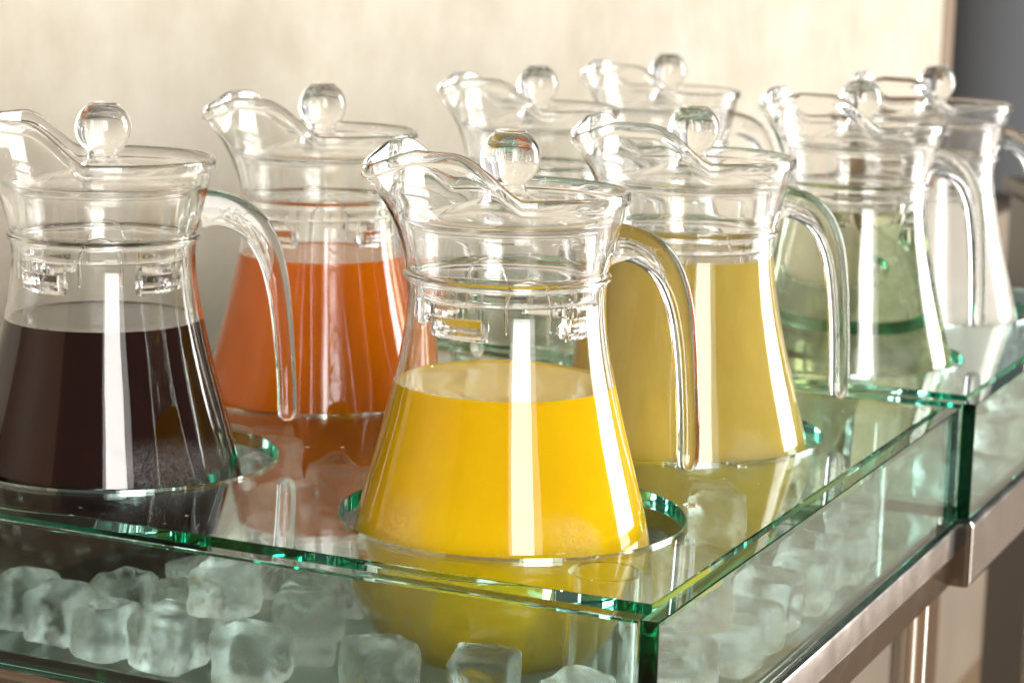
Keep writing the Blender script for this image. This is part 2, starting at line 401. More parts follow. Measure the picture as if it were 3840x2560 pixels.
# ------------------------------------------------------------------ tanks
TH = -0.43016
C0 = Vector((0.06094, 0.86784, 0))
ex = Vector((math.cos(TH), math.sin(TH), 0)); ey = Vector((-math.sin(TH), math.cos(TH), 0))
def W_(u, v, z=0.0): return C0 + ex * u + ey * v + Vector((0, 0, z))
TW, TL, TG = .467, .4847, .008
FZ = -.064                      # top of the tank's glass floor
RAISE = .0017
def cover_mesh(x0, x1, y0, y1, z0, z1, holes, r):
    cu = bpy.data.curves.new('cover', 'CURVE'); cu.dimensions = '2D'; cu.fill_mode = 'BOTH'
    b = .0004
    cu.extrude = (z1 - z0) / 2 - b; cu.bevel_depth = b; cu.bevel_resolution = 0
    def sp(pts):
        s = cu.splines.new('POLY'); s.points.add(len(pts) - 1); s.use_cyclic_u = True
        for p_, (x, y) in zip(s.points, pts): p_.co = (x, y, 0, 1)
    sp([(x0 + b, y0 + b), (x1 - b, y0 + b), (x1 - b, y1 - b), (x0 + b, y1 - b)])
    for hx, hy in holes:
        sp([(hx + (r + b) * math.cos(2 * math.pi * k / 128), hy + (r + b) * math.sin(2 * math.pi * k / 128)) for k in range(128)])
    o = bpy.data.objects.new('tmp', cu); C.objects.link(o); bpy.context.view_layer.update()
    me = bpy.data.meshes.new_from_object(o.evaluated_get(bpy.context.evaluated_depsgraph_get()))
    bpy.data.objects.remove(o)
    bm = bmesh.new(); bm.from_mesh(me)
    bmesh.ops.remove_doubles(bm, verts=bm.verts, dist=1e-5)
    bmesh.ops.translate(bm, verts=bm.verts, vec=(0, 0, (z0 + z1) / 2))
    bmesh.ops.recalc_face_normals(bm, faces=bm.faces)
    for f in bm.faces:
        f.smooth = False
    me2 = bpy.data.meshes.new('cover'); bm.to_mesh(me2); bm.free(); me2.shade_smooth(); me2.set_sharp_from_angle(angle=math.radians(28))
    return me2
def tank(u0, v0, z0, holes, which, label, clabel, flabel):
    o = W_(u0, v0, z0)
    g = .0001
    t = empty('glass_tank', o, TH); tag(t, label, 'glass tank', 'ice tanks of green-edged glass')
    link('side_pane', box_mesh('side', -TG, 0, 0, TL, FZ - .0056, 0, .00045), M_float, t)
    link('side_pane', box_mesh('side', -TW, -TW + TG, 0, TL, FZ - .0056, 0, .00045), M_float, t)
    link('front_pane', box_mesh('front', -TW + TG + g, -TG - g, 0, TG, FZ - .0056, 0, .00045), M_float, t)
    link('back_pane', box_mesh('back', -TW + TG + g, -TG - g, TL - TG, TL, FZ - .0056, 0, .00045), M_float, t)
    link('floor_pane', box_mesh('floor', -TW + TG + g, -TG - g, TG + g, TL - TG - g, FZ - .0056, FZ, .00045), M_float, t)
    c = link('glass_cover', cover_mesh(-TW + TG + .0015, -TG - .0015, TG + .009, TL - TG - .003, RAISE - TG, RAISE, holes, .0808), M_cover)
    c.location = o; c.rotation_euler = (0, 0, TH); tag(c, clabel, 'glass cover', 'glass covers with round holes over the tanks')
    # glass spacer tubes under the cover
    for k, (pu, pv, pl) in enumerate(((-.0475, .060, 'front right'), (-.0475, .425, 'back right'), (-.4195, .060, 'front left'), (-.4195, .425, 'back left'))):
        bm = bmesh.new(); h0, h1 = FZ + .0002, RAISE - TG - .0004
        lathe_loop(bm, [(.0163, h0), (.0163, h1), (.0139, h1), (.0139, h0)], 48)
        p_ = link('spacer_tube', bm_mesh('tube', bm, True, sharp=40), M_jug2); p_.location = W_(u0 + pu, v0 + pv, z0)
        tag(p_, 'clear glass spacer tube under the cover at the %s corner of the %s tank' % (pl, which), 'spacer tube', 'clear tubes holding up the glass covers')
    # metal frame carrying the tank
    fr = empty('steel_frame', o, TH); tag(fr, flabel, 'metal frame', 'steel frames under the ice tanks')
    rt_, rb_ = FZ - .0059, FZ - .0059 - .041
    ro, ri = .0032, -.0190
    bm = bmesh.new()
    zr = rt_ - .0165; kk = .0012
    pr = [(ri, rb_ + .002), (ri + .002, rb_), (ro - .0062, rb_), (ro - .0045, rb_ + .002), (ro - .0010, zr - .0008), (ro + .0002, zr), (ro, zr + .001), (ro, rt_ - .0022), (ro - .0006, rt_ - .0006), (ro - .0022, rt_), (ri + .002, rt_), (ri, rt_ - .002)]
    ends = [[bm.verts.new((x_, y_, z_)) for x_, z_ in pr] for y_ in (-.004, TL + .004)]
    for i_ in range(len(pr)):
        j_ = (i_ + 1) % len(pr); bm.faces.new((ends[0][i_], ends[0][j_], ends[1][j_], ends[1][i_]))
    bm.faces.new(ends[0]); bm.faces.new(ends[1][::-1])
    link('rail', bm_mesh('rail', bm, True, sharp=25) if which == 'near' else box_mesh('rail', ri, ro, -.004, TL + .004, rb_, rt_, .0035, 3), M_steel, fr)
    link('rail', box_mesh('rail', -TW - ro, -TW - ri, -.004, TL + .004, rb_, rt_, .0035, 3), M_steel, fr)
    link('rail', box_mesh('rail', -TW - ri + .0003, ri - .0003, -.004, .018, rb_, rt_, .0035, 3), M_steel, fr)
    link('rail', box_mesh('rail', -TW - ri + .0003, ri - .0003, TL - .018, TL + .004, rb_, rt_, .0035, 3), M_steel, fr)
    link('tray', box_mesh('tray', -TW - ri + .0006, ri - .0006, .0186, TL - .0186, rb_ + .018, rb_ + .021, 0), M_tray, fr)
    for lx in (-.014, -TW + .014):
        for ly in ((.040, .458) if which == 'near' else (.30, .46)):
            bm = bmesh.new()
            lathe(bm, [(0, -.86), (.0095, -.86), (.0095, rb_ - .0002), (0, rb_ - .0002)], 32)
            l = link('leg', bm_mesh('leg', bm, True, sharp=40), M_chrome, fr); l.location = (lx, ly, 0)
    return t
M_jug2, nt_, p_ = mat('tube_glass', (.97, .985, .975), 0.0, trans=1, ior=1.5)

tank(0, 0, 0, [(-.122, .125), (-.347, .133), (-.122, .337), (-.347, .338)], 'near',
     'near green-edged glass tank of ice holding the dark, orange and olive juice jugs', 'near glass cover with round holes, lit edges and water beads around the yellow juice jug', 'near brown-reflecting steel frame under the front glass tank')
U2, V2, Z2 = .0080, .4925, .002
tank(U2, V2, Z2, [(-.120, .118), (-.330, .095), (-.120, .338), (-.325, .322)], 'far',
     'far glass tank with a dark green corner edge behind the first tank', 'far glass cover around the pale green and milky jugs, blurred', 'far steel frame with square rail end sticking out past the near frame')

J = {'J1': (-0.35289, .12922), 'J2': (-.12666, .12296), 'J3': (-.11684, .33475), 'J4': (-.1051, .60766), 'J5': (-.11289, .82894), 'B1': (-.34694, .33894), 'B2': (-.31919, .58016), 'B3': (-.31521, .81167)}
def P(n, z=0.0): return W_(J[n][0], J[n][1], z)
a_ = P('J1'); jug(a_.x, a_.y, .0002, 12, 'glass jug of dark grape juice at the left edge of the near tank', 71, M_grape)
a_ = P('J2'); jug(a_.x, a_.y, .0002, 18, 'glass jug half full of bright yellow orange juice at the front corner', 63, M_orange)
a_ = P('J3'); jug(a_.x, a_.y, .0002, 17, 'glass jug full of cloudy olive yellow juice right behind the yellow one', 99, M_olive)
a_ = P('B1'); jug(a_.x, a_.y, .0002, 15, 'glass jug of deep orange carrot juice behind the dark juice', 80, M_carrot)
a_ = P('J4'); jug(a_.x, a_.y, Z2 + .0002, 17, 'glass jug of clear pale green drink at the front of the far tank', 98, M_cordial)
a_ = P('J5'); jug(a_.x, a_.y, Z2 + .0002, 15, 'blurred glass jug of pale milky drink farthest right', 84, M_milky)
a_ = P('B2'); jug(a_.x, a_.y, Z2 + .0002, 15, 'blurred glass jug of water behind the spout of the olive juice jug', 60, M_water)
a_ = P('B3'); jug(a_.x, a_.y, Z2 + .0002, 15, 'smallest blurred glass jug at the back against the cream wall', 55, M_water)

# ------------------------------------------------------------------ ice
def ice_mesh(seed):
    r_ = random.Random(seed); bm = bmesh.new(); bmesh.ops.create_cube(bm, size=2)
    bmesh.ops.subdivide_edges(bm, edges=bm.edges[:], cuts=9, use_grid_fill=True)
    off = Vector((r_.uniform(0, 50), r_.uniform(0, 50), r_.uniform(0, 50)))
    ax = r_.choice([0, 1, 2]); sg = r_.choice([-1, 1]); deep = r_.uniform(.35, .7)
    taper = r_.uniform(.05, .14)
    for v in bm.verts:
        p = v.co.copy(); k = r_.uniform(7, 12)
        n = (abs(p.x) ** k + abs(p.y) ** k + abs(p.z) ** k) ** (1 / k)
        q = p / n
        q *= 1 - .05 * (1 - max(abs(q.x), abs(q.y), abs(q.z)))
        o1, o2 = [i for i in range(3) if i != ax]
        s = 1 - taper * (1 + q[ax] * sg) / 2; q[o1] *= s; q[o2] *= s
        if q[ax] * sg > .8:
            rr = math.hypot(q[o1], q[o2]); q[ax] -= sg * deep * math.exp(-(rr / .48) ** 4)
        q += .10 * noise.noise_vector(q * 1.2 + off) + .022 * noise.noise_vector(q * 4 + off)
        v.co = q * .94
    bmesh.ops.recalc_face_normals(bm, faces=bm.faces)
    for _ in range(9):                       # trapped air
        rad = r_.uniform(.025, .075); c = Vector((r_.uniform(-.5, .5), r_.uniform(-.5, .5), r_.uniform(-.5, .5)))
        st_ = Vector((r_.uniform(.6, 1.4), r_.uniform(.6, 1.4), r_.uniform(.8, 2.6)))
        if c[ax] * sg > .1: c[ax] = -c[ax]
        g_ = bmesh.ops.create_icosphere(bm, subdivisions=1, radius=rad)['verts']
        for v in g_: v.co = Vector((v.co.x * st_.x, v.co.y * st_.y, v.co.z * st_.z)) + c
        bmesh.ops.reverse_faces(bm, faces=list({f for v in g_ for f in v.link_faces}))
    return bm_mesh('ice_cube', bm, True, recalc=False)
ice_vars = [ice_mesh(s) for s in range(8)]
for m_ in ice_vars: m_.materials.append(M_ice)
